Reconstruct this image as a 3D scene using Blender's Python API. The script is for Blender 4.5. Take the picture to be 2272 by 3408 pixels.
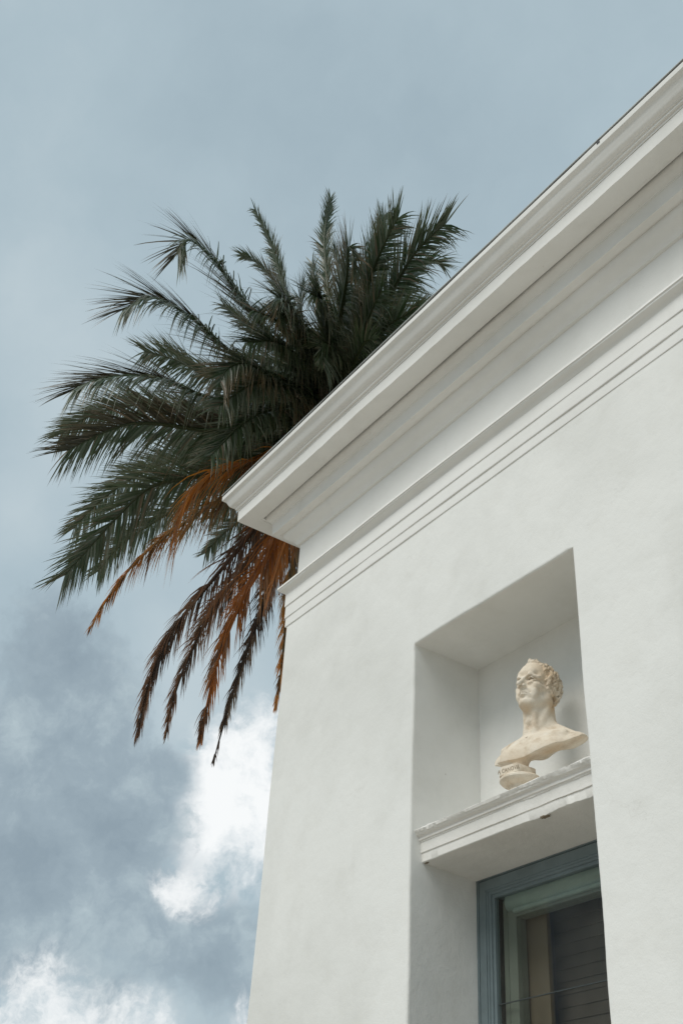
import bpy, bmesh, math, random
import numpy as np
from mathutils import Vector, Matrix

for o in list(bpy.data.objects): bpy.data.objects.remove(o)
SC = bpy.context.scene; COL = SC.collection
R = math.radians

# ------------------------------------------------------------------ camera
cam = bpy.data.cameras.new('camera'); cam_ob = bpy.data.objects.new('camera', cam); COL.objects.link(cam_ob)
cam_ob.matrix_world = Matrix(((0.568134, 0.459210, 0.682898, 0.0),
                              (0.820932, -0.374136, -0.431386, 0.0),
                              (0.057400, 0.805697, -0.589540, 1.6),
                              (0, 0, 0, 1)))
cam.sensor_fit = 'VERTICAL'; cam.sensor_height = 36.0; cam.lens = 38.67
cam.clip_start = 0.05; cam.clip_end = 8000
SC.camera = cam_ob

# ------------------------------------------------------------------ sky: overcast with a few bright gaps, over a Nishita sky
BRIGHT_LOBES = [
    (-0.8266, 0.4311, 0.3617, 0.0421, 1.00),
    (-0.8038, 0.4316, 0.4095, 0.0320, 0.85),
    (-0.8159, 0.4647, 0.3440, 0.0320, 0.80),
    (-0.8449, 0.4114, 0.3420, 0.0286, 0.80),
    (-0.8567, 0.4094, 0.3138, 0.0219, 0.60),
    (-0.8279, 0.4089, 0.3840, 0.0269, 0.60),
    (-0.8373, 0.4562, 0.3014, 0.0235, 0.50),
]
FRONT_LOBES = [
    (-0.8630, 0.4147, 0.2885, 0.0209, 0.90),
    (-0.8717, 0.3963, 0.2881, 0.0151, 0.60),
    (-0.8553, 0.4347, 0.2821, 0.0168, 0.45),
    (-0.9344, 0.3131, 0.1700, 0.0336, 0.75),
    (-0.9163, 0.3600, 0.1757, 0.0336, 0.80),
    (-0.8958, 0.4081, 0.1762, 0.0252, 0.75),
    (-0.9195, 0.3302, 0.2134, 0.0235, 0.45),
    (-0.8555, 0.4810, 0.1915, 0.0202, 0.60),
]
PALE_LOBES = [
    (-0.8070, 0.3579, 0.4698, 0.0404, 1.00),
    (-0.7461, 0.1508, 0.6485, 0.0740, 0.90),
    (-0.8175, 0.1792, 0.5473, 0.0437, 0.90),
    (-0.7112, 0.1020, 0.6955, 0.0404, 0.60),
    (-0.7604, 0.2096, 0.6147, 0.0404, 0.40),
    (-0.7938, 0.2827, 0.5384, 0.0538, 0.45),
    (-0.7909, 0.4092, 0.4550, 0.0404, 0.70),
    (-0.6688, 0.1112, 0.7351, 0.0673, 0.35),
    (-0.8280, 0.3730, 0.4186, 0.0235, 0.70),
]
DARK_LOBES = [
    (-0.5077, 0.2557, 0.8227, 0.1278, 0.45),
    (-0.8487, 0.4706, 0.2415, 0.0370, 0.50),
    (-0.6624, 0.1970, 0.7227, 0.0673, 0.20),
    (-0.4745, 0.3720, 0.7978, 0.0875, 0.35),
    (-0.8071, 0.4244, 0.4106, 0.0135, 0.30),
]
BANK_LOBES = [
    (-0.8632, 0.2943, 0.4102, 0.0639, 1.00),
    (-0.9016, 0.2756, 0.3335, 0.0875, 1.00),
    (-0.8686, 0.3553, 0.3455, 0.0336, 0.95),
    (-0.8914, 0.3589, 0.2768, 0.0639, 1.00),
    (-0.8462, 0.3739, 0.3797, 0.0202, 0.85),
    (-0.8456, 0.2485, 0.4724, 0.0471, 0.80),
    (-0.8680, 0.4357, 0.2382, 0.0471, 1.00),
    (-0.8452, 0.4828, 0.2293, 0.0437, 0.95),
    (-0.9036, 0.3807, 0.1964, 0.0235, 0.70),
    (-0.9265, 0.2940, 0.2349, 0.0505, 0.90),
]

SUN_EL, SUN_AZ = R(50), R(174)      # azimuth clockwise from +Y
world = bpy.data.worlds.new('World'); SC.world = world; world.use_nodes = True
def build_sky():
    nt = world.node_tree; N = nt.nodes; L = nt.links; N.clear()
    def nd(t, **k):
        n = N.new(t)
        for a, b in k.items(): setattr(n, a, b)
        return n
    def plug(sock, v):
        if isinstance(v, bpy.types.NodeSocket): L.new(v, sock)
        else: sock.default_value = v
    def mt(op, a, b=0.0, c=None, clamp=False):
        n = nd('ShaderNodeMath', operation=op, use_clamp=clamp)
        plug(n.inputs[0], a); plug(n.inputs[1], b)
        if c is not None: plug(n.inputs[2], c)
        return n.outputs[0]
    def vm(op, a, b=None, s=None):
        n = nd('ShaderNodeVectorMath', operation=op); plug(n.inputs[0], a)
        if b is not None: plug(n.inputs[1], b)
        if s is not None: plug(n.inputs['Scale'], s)
        return n.outputs['Value'] if op in ('DISTANCE', 'LENGTH', 'DOT_PRODUCT') else n.outputs['Vector']
    def noise(v, sc, det, rough=0.55):
        n = nd('ShaderNodeTexNoise'); plug(n.inputs['Vector'], v)
        n.inputs['Scale'].default_value = sc; n.inputs['Detail'].default_value = det; n.inputs['Roughness'].default_value = rough
        return n
    def smooth(x, a, b, lo=0.0, hi=1.0):
        n = nd('ShaderNodeMapRange', interpolation_type='SMOOTHSTEP'); plug(n.inputs[0], x)
        for i, v in enumerate((a, b, lo, hi)): n.inputs[i+1].default_value = v
        return n.outputs[0]
    def mix(f, a, b):
        n = nd('ShaderNodeMix', data_type='RGBA'); plug(n.inputs[0], f)
        plug(n.inputs[6], a); plug(n.inputs[7], b); return n.outputs[2]
    d = nd('ShaderNodeTexCoord').outputs['Generated']
    w1 = vm('SUBTRACT', noise(d, 7.0, 6, .6).outputs['Color'], (.5, .5, .5))
    w2 = vm('SUBTRACT', noise(d, 22.0, 5, .6).outputs['Color'], (.5, .5, .5))
    p = vm('ADD', d, vm('ADD', vm('SCALE', w1, s=.050), vm('SCALE', w2, s=.022)))
    ps = vm('ADD', d, vm('SCALE', w1, s=.05))
    def field(lobes, q):
        tot = None
        for x, y, z, r, a in lobes:
            t = mt('DIVIDE', vm('DISTANCE', q, (x, y, z)), r)
            g = mt('MULTIPLY', mt('EXPONENT', mt('MULTIPLY', mt('MULTIPLY', t, t), -1.0)), a)
            tot = g if tot is None else mt('ADD', tot, g)
        return tot
    def fb(sc, det, amp, q=None, rough=.6): return mt('MULTIPLY', mt('SUBTRACT', noise(q or p, sc, det, rough).outputs['Fac'], .5), amp)
    sep = nd('ShaderNodeSeparateXYZ'); L.new(d, sep.inputs[0])
    n_a = fb(3.1, 4, 1.6); n_b = fb(8.5, 5, 1.7); n_c = fb(24, 6, 1.8, None, .65); n_d = fb(70, 4, 1.6, None, .6)
    # veil of high grey cloud
    v = mt('ADD', .5, mt('ADD', mt('MULTIPLY', n_a, .30), mt('ADD', mt('MULTIPLY', n_b, .16), mt('MULTIPLY', n_c, .05))))
    v = mt('ADD', v, mt('SUBTRACT', mt('MULTIPLY', field(PALE_LOBES, ps), .20), mt('MULTIPLY', field(DARK_LOBES, ps), .26)))
    ramp = nd('ShaderNodeValToRGB'); L.new(v, ramp.inputs[0]); cr = ramp.color_ramp
    cr.elements[0].position = 0.0; cr.elements[0].color = (.300, .395, .460, 1)
    cr.elements[1].position = 1.0; cr.elements[1].color = (.645, .73, .762, 1)
    e = cr.elements.new(.5); e.color = (.440, .550, .608, 1)
    col = ramp.outputs[0]
    # sunlit cloud behind the bank; beyond the picture the same kind of cloud is scattered along the lower sky
    away = smooth(vm('DOT_PRODUCT', d, (-.85, .42, .33)), .93, .80)
    low = smooth(sep.outputs['Z'], .46, .14)
    scat = mt('MULTIPLY', mt('MULTIPLY', away, low), smooth(mt('ADD', n_a, mt('MULTIPLY', n_b, .5)), .05, .55))
    scat_bank = mt('MULTIPLY', mt('MULTIPLY', away, low), smooth(mt('ADD', fb(2.3, 4, 1.6), mt('MULTIPLY', n_b, .3)), -.05, .25))
    rag = mt('ADD', mt('MULTIPLY', n_b, .55), mt('ADD', mt('MULTIPLY', n_c, 1.05), mt('MULTIPLY', n_d, .50)))
    f_b = field(BRIGHT_LOBES, p); br = mt('ADD', f_b, mt('MULTIPLY', mt('MULTIPLY', rag, 1.25), smooth(f_b, .04, .40)))
    white = mt('MAXIMUM', mt('ADD', mt('MULTIPLY', smooth(br, .0, .90), .52), mt('MULTIPLY', smooth(br, .50, 1.35), .48)), scat)
    col = mix(white, col, (1.0, 1.02, 1.02, 1))
    # grey cumulus bank in front of it, with ragged edges and lumps
    f_k = field(BANK_LOBES, p); bk = mt('ADD', f_k, mt('MULTIPLY', mt('MULTIPLY', rag, .80), smooth(f_k, .04, .40)))
    lump = mt('ADD', .47, mt('ADD', mt('MULTIPLY', n_b, .95), mt('ADD', mt('MULTIPLY', n_c, .75), mt('MULTIPLY', n_a, .35))))
    r2 = nd('ShaderNodeValToRGB'); L.new(lump, r2.inputs[0]); c2 = r2.color_ramp
    c2.elements[0].position = 0.1; c2.elements[0].color = (.285, .362, .418, 1)
    c2.elements[1].position = .95; c2.elements[1].color = (.50, .60, .64, 1)
    e = c2.elements.new(.5); e.color = (.345, .430, .485, 1)
    col = mix(mt('MAXIMUM', mt('MULTIPLY', smooth(bk, .22, 1.0), .97), mt('MULTIPLY', scat_bank, .85)), col, r2.outputs[0])
    f_f = field(FRONT_LOBES, p); fr = mt('ADD', f_f, mt('MULTIPLY', mt('MULTIPLY', rag, 1.3), smooth(f_f, .04, .40)))
    col = mix(mt('ADD', mt('MULTIPLY', smooth(fr, .05, .85), .50), mt('MULTIPLY', smooth(fr, .45, 1.25), .45)), col, (.98, 1.0, 1.0, 1))
    bgc = nd('ShaderNodeBackground'); L.new(col, bgc.inputs[0]); bgc.inputs[1].default_value = CLOUD_STRENGTH
    sky = nd('ShaderNodeTexSky', sky_type='NISHITA'); sky.sun_disc = False
    sky.sun_elevation = SUN_EL; sky.sun_rotation = SUN_AZ; sky.dust_density = 2.0
    bgs = nd('ShaderNodeBackground'); L.new(sky.outputs[0], bgs.inputs[0]); bgs.inputs[1].default_value = .06
    ms = nd('ShaderNodeMixShader'); ms.inputs[0].default_value = .93
    L.new(bgs.outputs[0], ms.inputs[1]); L.new(bgc.outputs[0], ms.inputs[2])
    out = nd('ShaderNodeOutputWorld'); L.new(ms.outputs[0], out.inputs[0])
CLOUD_STRENGTH = 0.745
build_sky()
try: world.cycles.sampling_method = 'MANUAL'; world.cycles.sample_map_resolution = 1024
except Exception: pass

sun = bpy.data.lights.new('sun', 'SUN'); sun.energy = 1.5; sun.angle = R(34); sun.color = (1.0, .96, .89)
sun_ob = bpy.data.objects.new('sun', sun); COL.objects.link(sun_ob)
sd = Vector((math.sin(SUN_AZ)*math.cos(SUN_EL), math.cos(SUN_AZ)*math.cos(SUN_EL), math.sin(SUN_EL)))
sun_ob.rotation_euler = sd.to_track_quat('Z', 'Y').to_euler()
vs = SC.view_settings; vs.view_transform = 'Standard'; vs.look = 'None'; vs.exposure = 0.42; vs.gamma = 1.0; vs.use_curve_mapping = False

# ------------------------------------------------------------------ helpers
def link(o, parent=None):
    COL.objects.link(o)
    if parent is not None: o.parent = parent
    return o
def thing(name, label, cat, loc=(0, 0, 0)):
    o = bpy.data.objects.new(name, None); o.location = loc; link(o)
    o['label'] = label; o['category'] = cat
    o.empty_display_size = .2
    return o
def mesh_obj(name, verts, faces, mat, parent=None, smooth=None, recalc=True):
    me = bpy.data.meshes.new(name)
    me.from_pydata([tuple(v) for v in verts], [], faces); me.update()
    if recalc:
        bm = bmesh.new(); bm.from_mesh(me); bmesh.ops.recalc_face_normals(bm, faces=bm.faces); bm.to_mesh(me); bm.free()
    me.materials.append(mat)
    if smooth is not None:
        me.polygons.foreach_set('use_smooth', [True]*len(me.polygons)); me.set_sharp_from_angle(angle=R(smooth))
    o = bpy.data.objects.new(name, me); link(o, parent)
    if parent is not None:
        if parent.type == 'EMPTY': o.matrix_parent_inverse = Matrix.Translation(-parent.location)   # mesh parents sit at the world origin
    return o
def box(name, a, b, mat, parent=None, bev=0.0):
    bm = bmesh.new(); bmesh.ops.create_cube(bm, size=1)
    for v in bm.verts:
        v.co = Vector([(a[i]+b[i])/2 + v.co[i]*(b[i]-a[i]) for i in range(3)])
    if bev: bmesh.ops.bevel(bm, geom=list(bm.edges), offset=bev, segments=2, affect='EDGES', profile=.6)
    vs_ = [v.co.copy() for v in bm.verts]; fs = [[v.index for v in f.verts] for f in bm.faces]; bm.free()
    return mesh_obj(name, vs_, fs, mat, parent, 30 if bev else None)
class Wob:      # smooth 1-D noise
    def __init__(s, seed, scale=1.0):
        r = random.Random(seed); s.k = [(r.uniform(.6, 1.4)*f*scale, r.uniform(0, 6.28), 1/f**.75) for f in (1, 2.3, 5.1, 11.3, 23)]
    def __call__(s, x): return sum(a*math.sin(k*x+p) for k, p, a in s.k)/1.9

# ------------------------------------------------------------------ materials
def new_mat(name):
    m = bpy.data.materials.new(name); m.use_nodes = True
    nt = m.node_tree; return m, nt.nodes, nt.links, nt.nodes['Principled BSDF']
def ramp_node(N, stops):
    r = N.new('ShaderNodeValToRGB'); e = r.color_ramp.elements
    e[0].position, e[0].color = stops[0][0], (*stops[0][1], 1)
    e[1].position, e[1].color = stops[-1][0], (*stops[-1][1], 1)
    for p, c in stops[1:-1]:
        q = e.new(p); q.color = (*c, 1)
    return r
def noise_node(N, L, vec, sc, det=4, rough=.55, dist=0.0):
    n = N.new('ShaderNodeTexNoise'); L.new(vec, n.inputs['Vector']); n.inputs['Scale'].default_value = sc
    n.inputs['Detail'].default_value = det; n.inputs['Roughness'].default_value = rough; n.inputs['Distortion'].default_value = dist
    return n
def mixc(N, L, f, a, b, mode='MIX'):
    n = N.new('ShaderNodeMix'); n.data_type = 'RGBA'; n.blend_type = mode
    for s, v in ((n.inputs[0], f), (n.inputs[6], a), (n.inputs[7], b)):
        if isinstance(v, bpy.types.NodeSocket): L.new(v, s)
        else: s.default_value = v
    return n.outputs[2]
def bump(N, L, h, dist, strength=1.0, prev=None):
    b = N.new('ShaderNodeBump'); L.new(h, b.inputs['Height']); b.inputs['Distance'].default_value = dist; b.inputs['Strength'].default_value = strength
    if prev is not None: L.new(prev, b.inputs['Normal'])
    return b.outputs[0]
def plaster_mat(name, base, rough_amt=1.0, stain=1.0):
    m, N, L, P = new_mat(name)
    pos = N.new('ShaderNodeNewGeometry').outputs['Position']
    n1 = noise_node(N, L, pos, 1.1, 5, .6, .4); n2 = noise_node(N, L, pos, 5.0, 5, .62); n3 = noise_node(N, L, pos, 38, 4, .6); n4 = noise_node(N, L, pos, 160, 2)
    r1 = ramp_node(N, [(.35, (.88, .88, .872)), (.55, (1, 1, 1)), (.8, (1.0, .995, .985))]); L.new(n1.outputs[0], r1.inputs[0])
    r2 = ramp_node(N, [(.30, (.93, .925, .915)), (.5, (1, 1, 1))]); L.new(n2.outputs[0], r2.inputs[0])
    c = mixc(N, L, .8*stain, (*base, 1), r1.outputs[0], 'MULTIPLY'); c = mixc(N, L, .6*stain, c, r2.outputs[0], 'MULTIPLY')
    # vertical weather streaks
    mp = N.new('ShaderNodeMapping'); L.new(pos, mp.inputs[0]); mp.inputs['Scale'].default_value = (7, 7, .7)
    st = noise_node(N, L, mp.outputs[0], 1.0, 4, .6); r3 = ramp_node(N, [(.62, (1, 1, 1)), (.80, (.90, .89, .87))]); L.new(st.outputs[0], r3.inputs[0])
    c = mixc(N, L, .5*stain, c, r3.outputs[0], 'MULTIPLY')
    # few dark specks
    sp = noise_node(N, L, pos, 60, 2, .5); r4 = ramp_node(N, [(.76, (1, 1, 1)), (.80, (.55, .5, .45))]); L.new(sp.outputs[0], r4.inputs[0])
    c = mixc(N, L, .5*stain, c, r4.outputs[0], 'MULTIPLY')
    L.new(c, P.inputs['Base Color']); P.inputs['Roughness'].default_value = .78; P.inputs['Specular IOR Level'].default_value = .25
    n5 = noise_node(N, L, pos, .8, 3); pm = ramp_node(N, [(.40, (.25, .25, .25)), (.62, (1, 1, 1))]); L.new(n5.outputs[0], pm.inputs[0])
    vo = N.new('ShaderNodeTexVoronoi'); vo.feature = 'DISTANCE_TO_EDGE'; vo.inputs['Scale'].default_value = .9
    wv_ = N.new('ShaderNodeVectorMath'); wv_.operation = 'ADD'; ws_ = N.new('ShaderNodeVectorMath'); ws_.operation = 'SCALE'; ws_.inputs['Scale'].default_value = .35
    L.new(n2.outputs['Color'], ws_.inputs[0]); L.new(pos, wv_.inputs[0]); L.new(ws_.outputs[0], wv_.inputs[1]); L.new(wv_.outputs[0], vo.inputs['Vector'])
    ck = ramp_node(N, [(.0, (.62, .60, .57)), (.004, (1, 1, 1))]); L.new(vo.outputs[0], ck.inputs[0])
    n6 = noise_node(N, L, pos, 1.7, 3); cm = ramp_node(N, [(.56, (0, 0, 0)), (.64, (1, 1, 1))]); L.new(n6.outputs[0], cm.inputs[0])
    cf = N.new('ShaderNodeMath'); cf.operation = 'MULTIPLY'; L.new(cm.outputs[0], cf.inputs[0]); cf.inputs[1].default_value = .16*stain
    L.new(mixc(N, L, cf.outputs[0], c, ck.outputs[0], 'MULTIPLY'), P.inputs['Base Color'])
    hm = N.new('ShaderNodeMath'); hm.operation = 'MULTIPLY'; L.new(n3.outputs[0], hm.inputs[0]); L.new(pm.outputs[0], hm.inputs[1])
    n3 = hm
    b = bump(N, L, n2.outputs[0], .009*rough_amt, .6); b = bump(N, L, n3.outputs[0], .0013*rough_amt, .7, b); b = bump(N, L, n4.outputs[0], .0006, .6, b)
    L.new(b, P.inputs['Normal'])
    return m
def paint_mat(name, base, rough=.45, grain=1.0):
    m, N, L, P = new_mat(name)
    pos = N.new('ShaderNodeNewGeometry').outputs['Position']
    n1 = noise_node(N, L, pos, 6, 5, .6); n2 = noise_node(N, L, pos, 70, 3)
    r1 = ramp_node(N, [(.3, tuple(x*.82 for x in base)), (.7, tuple(min(1, x*1.12) for x in base))]); L.new(n1.outputs[0], r1.inputs[0])
    L.new(r1.outputs[0], P.inputs['Base Color']); P.inputs['Roughness'].default_value = rough
    L.new(bump(N, L, n2.outputs[0], .0008*grain, .6), P.inputs['Normal'])
    return m
M_wall = plaster_mat('white_plaster', (.80, .80, .775))
M_trim = plaster_mat('white_trim_plaster', (.80, .795, .77), .55, .8)
M_ledge = plaster_mat('chipped_ledge_plaster', (.80, .785, .75), 1.6, 1.0)
M_zinc = paint_mat('zinc_sheet', (.50, .53, .53), .5)
M_felt_gap = paint_mat('dark_felt_and_gap', (.03, .03, .03), .9)
M_frame = paint_mat('blue_grey_paint', (.158, .203, .216), .42)
M_sash = paint_mat('grey_green_paint', (.17, .195, .165), .45)
M_brown = paint_mat('brown_panel', (.125, .100, .065), .6)
M_slat = paint_mat('dark_brown_slat', (.070, .055, .040), .6)
M_dark = paint_mat('dark_interior', (.10, .09, .08), .8)
M_gap = paint_mat('black_gap', (.012, .013, .014), .5)

def glass_mat():
    m, N, L, P = new_mat('window_glass'); N.remove(P)
    out = N['Material Output']
    tr = N.new('ShaderNodeBsdfTransparent'); tr.inputs[0].default_value = (.93, .94, .925, 1)
    gl = N.new('ShaderNodeBsdfGlossy'); gl.inputs['Roughness'].default_value = .03
    lw = N.new('ShaderNodeLayerWeight'); lw.inputs['Blend'].default_value = .5
    p5 = N.new('ShaderNodeMath'); p5.operation = 'POWER'; L.new(lw.outputs['Facing'], p5.inputs[0]); p5.inputs[1].default_value = 5
    fr = N.new('ShaderNodeMath'); fr.operation = 'MULTIPLY_ADD'; L.new(p5.outputs[0], fr.inputs[0]); fr.inputs[1].default_value = .9; fr.inputs[2].default_value = .018
    pos = N.new('ShaderNodeNewGeometry').outputs['Position']
    nz = noise_node(N, L, pos, 7, 5, .65); rp = ramp_node(N, [(.35, (0, 0, 0)), (.8, (.035, .035, .035))]); L.new(nz.outputs[0], rp.inputs[0])
    df = N.new('ShaderNodeBsdfDiffuse'); df.inputs[0].default_value = (.5, .47, .42, 1)
    mx = N.new('ShaderNodeMixShader'); L.new(fr.outputs[0], mx.inputs[0]); L.new(tr.outputs[0], mx.inputs[1]); L.new(gl.outputs[0], mx.inputs[2])
    m2 = N.new('ShaderNodeMixShader'); L.new(rp.outputs[0], m2.inputs[0]); L.new(mx.outputs[0], m2.inputs[1]); L.new(df.outputs[0], m2.inputs[2])
    L.new(m2.outputs[0], out.inputs[0]); return m
M_glass = glass_mat()

# ------------------------------------------------------------------ ground
def ground():
    m, N, L, P = new_mat('pale_gravel')
    pos = N.new('ShaderNodeNewGeometry').outputs['Position']
    n1 = noise_node(N, L, pos, .4, 5); n2 = noise_node(N, L, pos, 60, 4)
    r = ramp_node(N, [(.3, (.34, .295, .245)), (.7, (.475, .425, .36))]); L.new(n1.outputs[0], r.inputs[0])
    L.new(mixc(N, L, .4, r.outputs[0], n2.outputs[0], 'OVERLAY'), P.inputs['Base Color']); P.inputs['Roughness'].default_value = .95
    L.new(bump(N, L, n2.outputs[0], .01, .7), P.inputs['Normal'])
    s = 3000
    o = mesh_obj('ground', [(-s, -s, 0), (s, -s, 0), (s, s, 0), (-s, s, 0)], [(0, 1, 2, 3)], m, recalc=False); o['kind'] = 'structure'
ground()

# ------------------------------------------------------------------ building
ZC = 1.6
XC, YW, XR, YB = -5.31, 3.0, 6.0, 12.0
bld = thing('building', 'white stucco building with deep moulded cornice and tall recessed niche', 'building', (0, 7, 0))

def sweep(name, prof, parent, mat=None, amp=.002, seed=1, x1=XR, smooth=28, extra=None):
    """closed profile of (projection, height above eye) run along the front, mitred round the left corner and back"""
    rnd = random.Random(seed)
    wobp = [Wob(seed*31+i//5, 1.9) for i in range(len(prof))]; wobz = [Wob(seed*57+i//5, 1.3) for i in range(len(prof))]
    xs = []; x = x1
    while x > XC+.10:
        xs.append(x); x -= (.03 if -5.3 < x < -.6 else .25)
    rows = []
    for x in xs:
        row = []
        for i, (p, z) in enumerate(prof):
            e = extra(x, i) if extra else (0, 0)
            row.append((x, YW-p-amp*wobp[i](x)-e[0], ZC+z+amp*wobz[i](x)+e[1]))
        rows.append(row)
    rows.append([(XC-p, YW-p, ZC+z) for p, z in prof])
    for y in (YW+.05, YW+1, YW+4, YB): rows.append([(XC-p, y, ZC+z) for p, z in prof])
    n = len(prof); V = [v for r_ in rows for v in r_]; Fc = []
    for a in range(len(rows)-1):
        for i in range(n):
            j = (i+1) % n; Fc.append((a*n+i, a*n+j, (a+1)*n+j, (a+1)*n+i))
    Fc.append(tuple(range(n))); Fc.append(tuple((len(rows)-1)*n+i for i in reversed(range(n))))
    return mesh_obj(name, V, Fc, mat or M_trim, parent, smooth)

def bez(p0, p1, p2, p3, n=8):
    return [tuple((1-t)**3*a+3*(1-t)**2*t*b+3*(1-t)*t*t*c+t**3*d for a, b, c, d in zip(p0, p1, p2, p3)) for t in [i/n for i in range(n+1)]]

# wall with the tall opening (niche above, window below the ledge)
XL_, XR_, ZT_, ZB_, YN = -3.961, -2.824, ZC+2.806, 1.15, 3.43
def wall():
    w1, w2, w3 = Wob(3, 3.0), Wob(4, 3.0), Wob(5, 2.4)
    bm = bmesh.new()
    def poly_pts(off, jit, y):
        pts = []
        def seg(a, b, n, nx, nz, w):
            for i in range(n):
                t = i/n; x = a[0]+(b[0]-a[0])*t; z = a[1]+(b[1]-a[1])*t
                d = jit*w((x+z)*1.7) * min(1, 6*t, 6*(1-t))
                pts.append((x+nx*(off+d), y, z+nz*(off+d)))
        A, B, C_, D = (XL_-off, ZB_), (XL_-off, ZT_+off), (XR_+off, ZT_+off), (XR_+off, ZB_)
        A = (XL_, ZB_); B = (XL_, ZT_); C_ = (XR_, ZT_); D = (XR_, ZB_)
        seg(A, B, 110, -1, 0, w1); seg(B, C_, 40, 0, 1, w3); seg(C_, D, 110, 1, 0, w2); seg(D, A, 40, 0, -1, w3)
        return pts
    rb = .013
    rings = [poly_pts(rb*(1-math.sin(a)), .0042, YW+rb*(1-math.cos(a))) for a in (0, R(30), R(60), R(90))]
    rings.append(poly_pts(0, .0015, YW+.10)); rings.append(poly_pts(0, 0, 3.60))
    rv = [[bm.verts.new(p) for p in ring] for ring in rings]; n = len(rv[0])
    for a in range(len(rv)-1):
        for i in range(n):
            j = (i+1) % n; bm.faces.new((rv[a][i], rv[a][j], rv[a+1][j], rv[a+1][i]))
    # outer boundary
    wl = Wob(9, 2.5); nz = 80; zt = ZC+3.76
    left = [bm.verts.new((XC+.012+.004*wl(i*zt/nz*1.5), YW, i*zt/nz)) for i in range(nz+1)]
    left2 = [bm.verts.new((v.co.x-.008, YW+.004, v.co.z)) for v in left]
    left3 = [bm.verts.new((v.co.x-.012, YW+.013, v.co.z)) for v in left]
    left4 = [bm.verts.new((XC, YB, v.co.z)) for v in left]
    for A, B in ((left, left2), (left2, left3), (left3, left4)):
        for i in range(nz): bm.faces.new((A[i], A[i+1], B[i+1], B[i]))
    tr = bm.verts.new((XR, YW, zt)); br = bm.verts.new((XR, YW, 0))
    loop = left+[tr, br]; ed = []
    for i in range(len(loop)): ed.append(bm.edges.get((loop[i], loop[(i+1) % len(loop)])) or bm.edges.new((loop[i], loop[(i+1) % len(loop)])))
    for i in range(n): ed.append(bm.edges.get((rv[0][i], rv[0][(i+1) % n])))
    bmesh.ops.triangle_fill(bm, edges=ed, use_beauty=True)
    bmesh.ops.recalc_face_normals(bm, faces=bm.faces)
    V = [v.co.copy() for v in bm.verts]; bm.verts.index_update(); Fc = [[v.index for v in f.verts] for f in bm.faces]; bm.free()
    o = mesh_obj('wall', V, Fc, M_wall, bld, 12, recalc=False)
    return o
wall()
box('niche_back', (XL_-.03, YN, ZC+1.72), (XR_+.03, 3.56, ZT_+.03), M_wall, bld)
box('side_wall', (XR-.3, YW+.004, .002), (XR-.002, YB, ZC+4.40), M_wall, bld)
box('rear_wall', (XC+.01, YB-.25, .002), (XR-.31, YB-.01, ZC+4.40), M_wall, bld)
sweep('frieze', [(-.030, 3.74), (-.030, 4.16), (-.25, 4.16), (-.25, 3.74)], bld, amp=.0015, seed=21)

# architrave: taenia with cavetto below, three fasciae
chipA = Wob(77, 9)
def arch_extra(x, i):
    g = math.exp(-((x+3.78)/.13)**2)
    return (0, .0030*g*chipA(x*9+3+i))
arch = sweep('architrave', [(-.06, 3.803), (.057, 3.806), (.060, 3.790), (.054, 3.788), (.053, 3.782), (.050, 3.781)] +
             bez((.049, 3.778), (.042, 3.770), (.022, 3.768), (.0145, 3.747), 6) + [(-.06, 3.744)], bld, amp=.003, seed=5)
for k, (p, zt, zb, sd_) in enumerate(((.0160, 3.7475, 3.659, 11), (.0105, 3.667, 3.573, 12), (.0052, 3.581, 3.509, 13))):
    sweep('fascia_band', [(p, zt), (p+.0005, zb+.003), (p-.0015, zb), (-.05, zb), (-.05, zt)], arch, amp=.0019, seed=sd_)

# cornice: corona, bed moulding below, crown moulding above, metal roof edge
def cor_extra(x, i):
    if i == 1: return (0, .007*wc(x*1.7)+.004*max(0, wc2(x*4)-.4))
    return (0, 0)
wc, wc2 = Wob(41, 3), Wob(42, 6)
corona = sweep('cornice', [(.299, 4.450), (.296, 4.369), (.240, 4.3715), (.186, 4.374), (.1835, 4.3785), (.168, 4.380), (.1675, 4.430), (-.06, 4.430), (-.06, 4.450)],
               bld, amp=.0025, seed=6, extra=cor_extra)
sweep('bed_moulding', [(-.07, 4.438), (.160, 4.438), (.1598, 4.410)] + bez((.157, 4.400), (.155, 4.366), (.138, 4.345), (.122, 4.334), 7) +
      [(.121, 4.325), (.1175, 4.324), (.114, 4.237), (.074, 4.230), (.0735, 4.2335), (.061, 4.2335), (.0605, 4.230)] +
      bez((.060, 4.226), (.054, 4.185), (.015, 4.185), (-.008, 4.150), 7) + [(-.012, 4.141), (-.07, 4.140)], corona, amp=.002, seed=7)
sweep('crown_moulding', [(-.06, 4.453), (.302, 4.453), (.303, 4.466), (.316, 4.468), (.3165, 4.482), (.327, 4.4835), (.3275, 4.488)] +
      bez((.330, 4.490), (.350, 4.492), (.352, 4.512), (.360, 4.522), 5) + bez((.362, 4.526), (.366, 4.538), (.374, 4.550), (.387, 4.552), 5) +
      [(.391, 4.556), (.392, 4.587), (.380, 4.592), (-.06, 4.592)], corona, amp=.0022, seed=8)
wf = Wob(61, 1.6)
def gap_extra(x, i): return (0, .0030*wf(x*1.3)) if i in (0, 1) else (0, 0)
sweep('gap_strip', [(.33, 4.5905), (.390, 4.5895), (.3895, 4.603), (.33, 4.603)], bld, M_felt_gap, amp=.0004, seed=9)  # black strip fills the gap under the flashing; its shade is painted
flash = sweep('roof_flashing', [(.3935, 4.6010), (.3965, 4.6015), (.3970, 4.6055), (-.3, 4.625), (-.3, 4.612)], bld, M_zinc, amp=.0012, seed=10, extra=gap_extra)
box('roof', (XC-.02, YW-.05, ZC+4.45), (XR-.01, YB-.02, ZC+4.58), M_felt_gap, bld)

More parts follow.
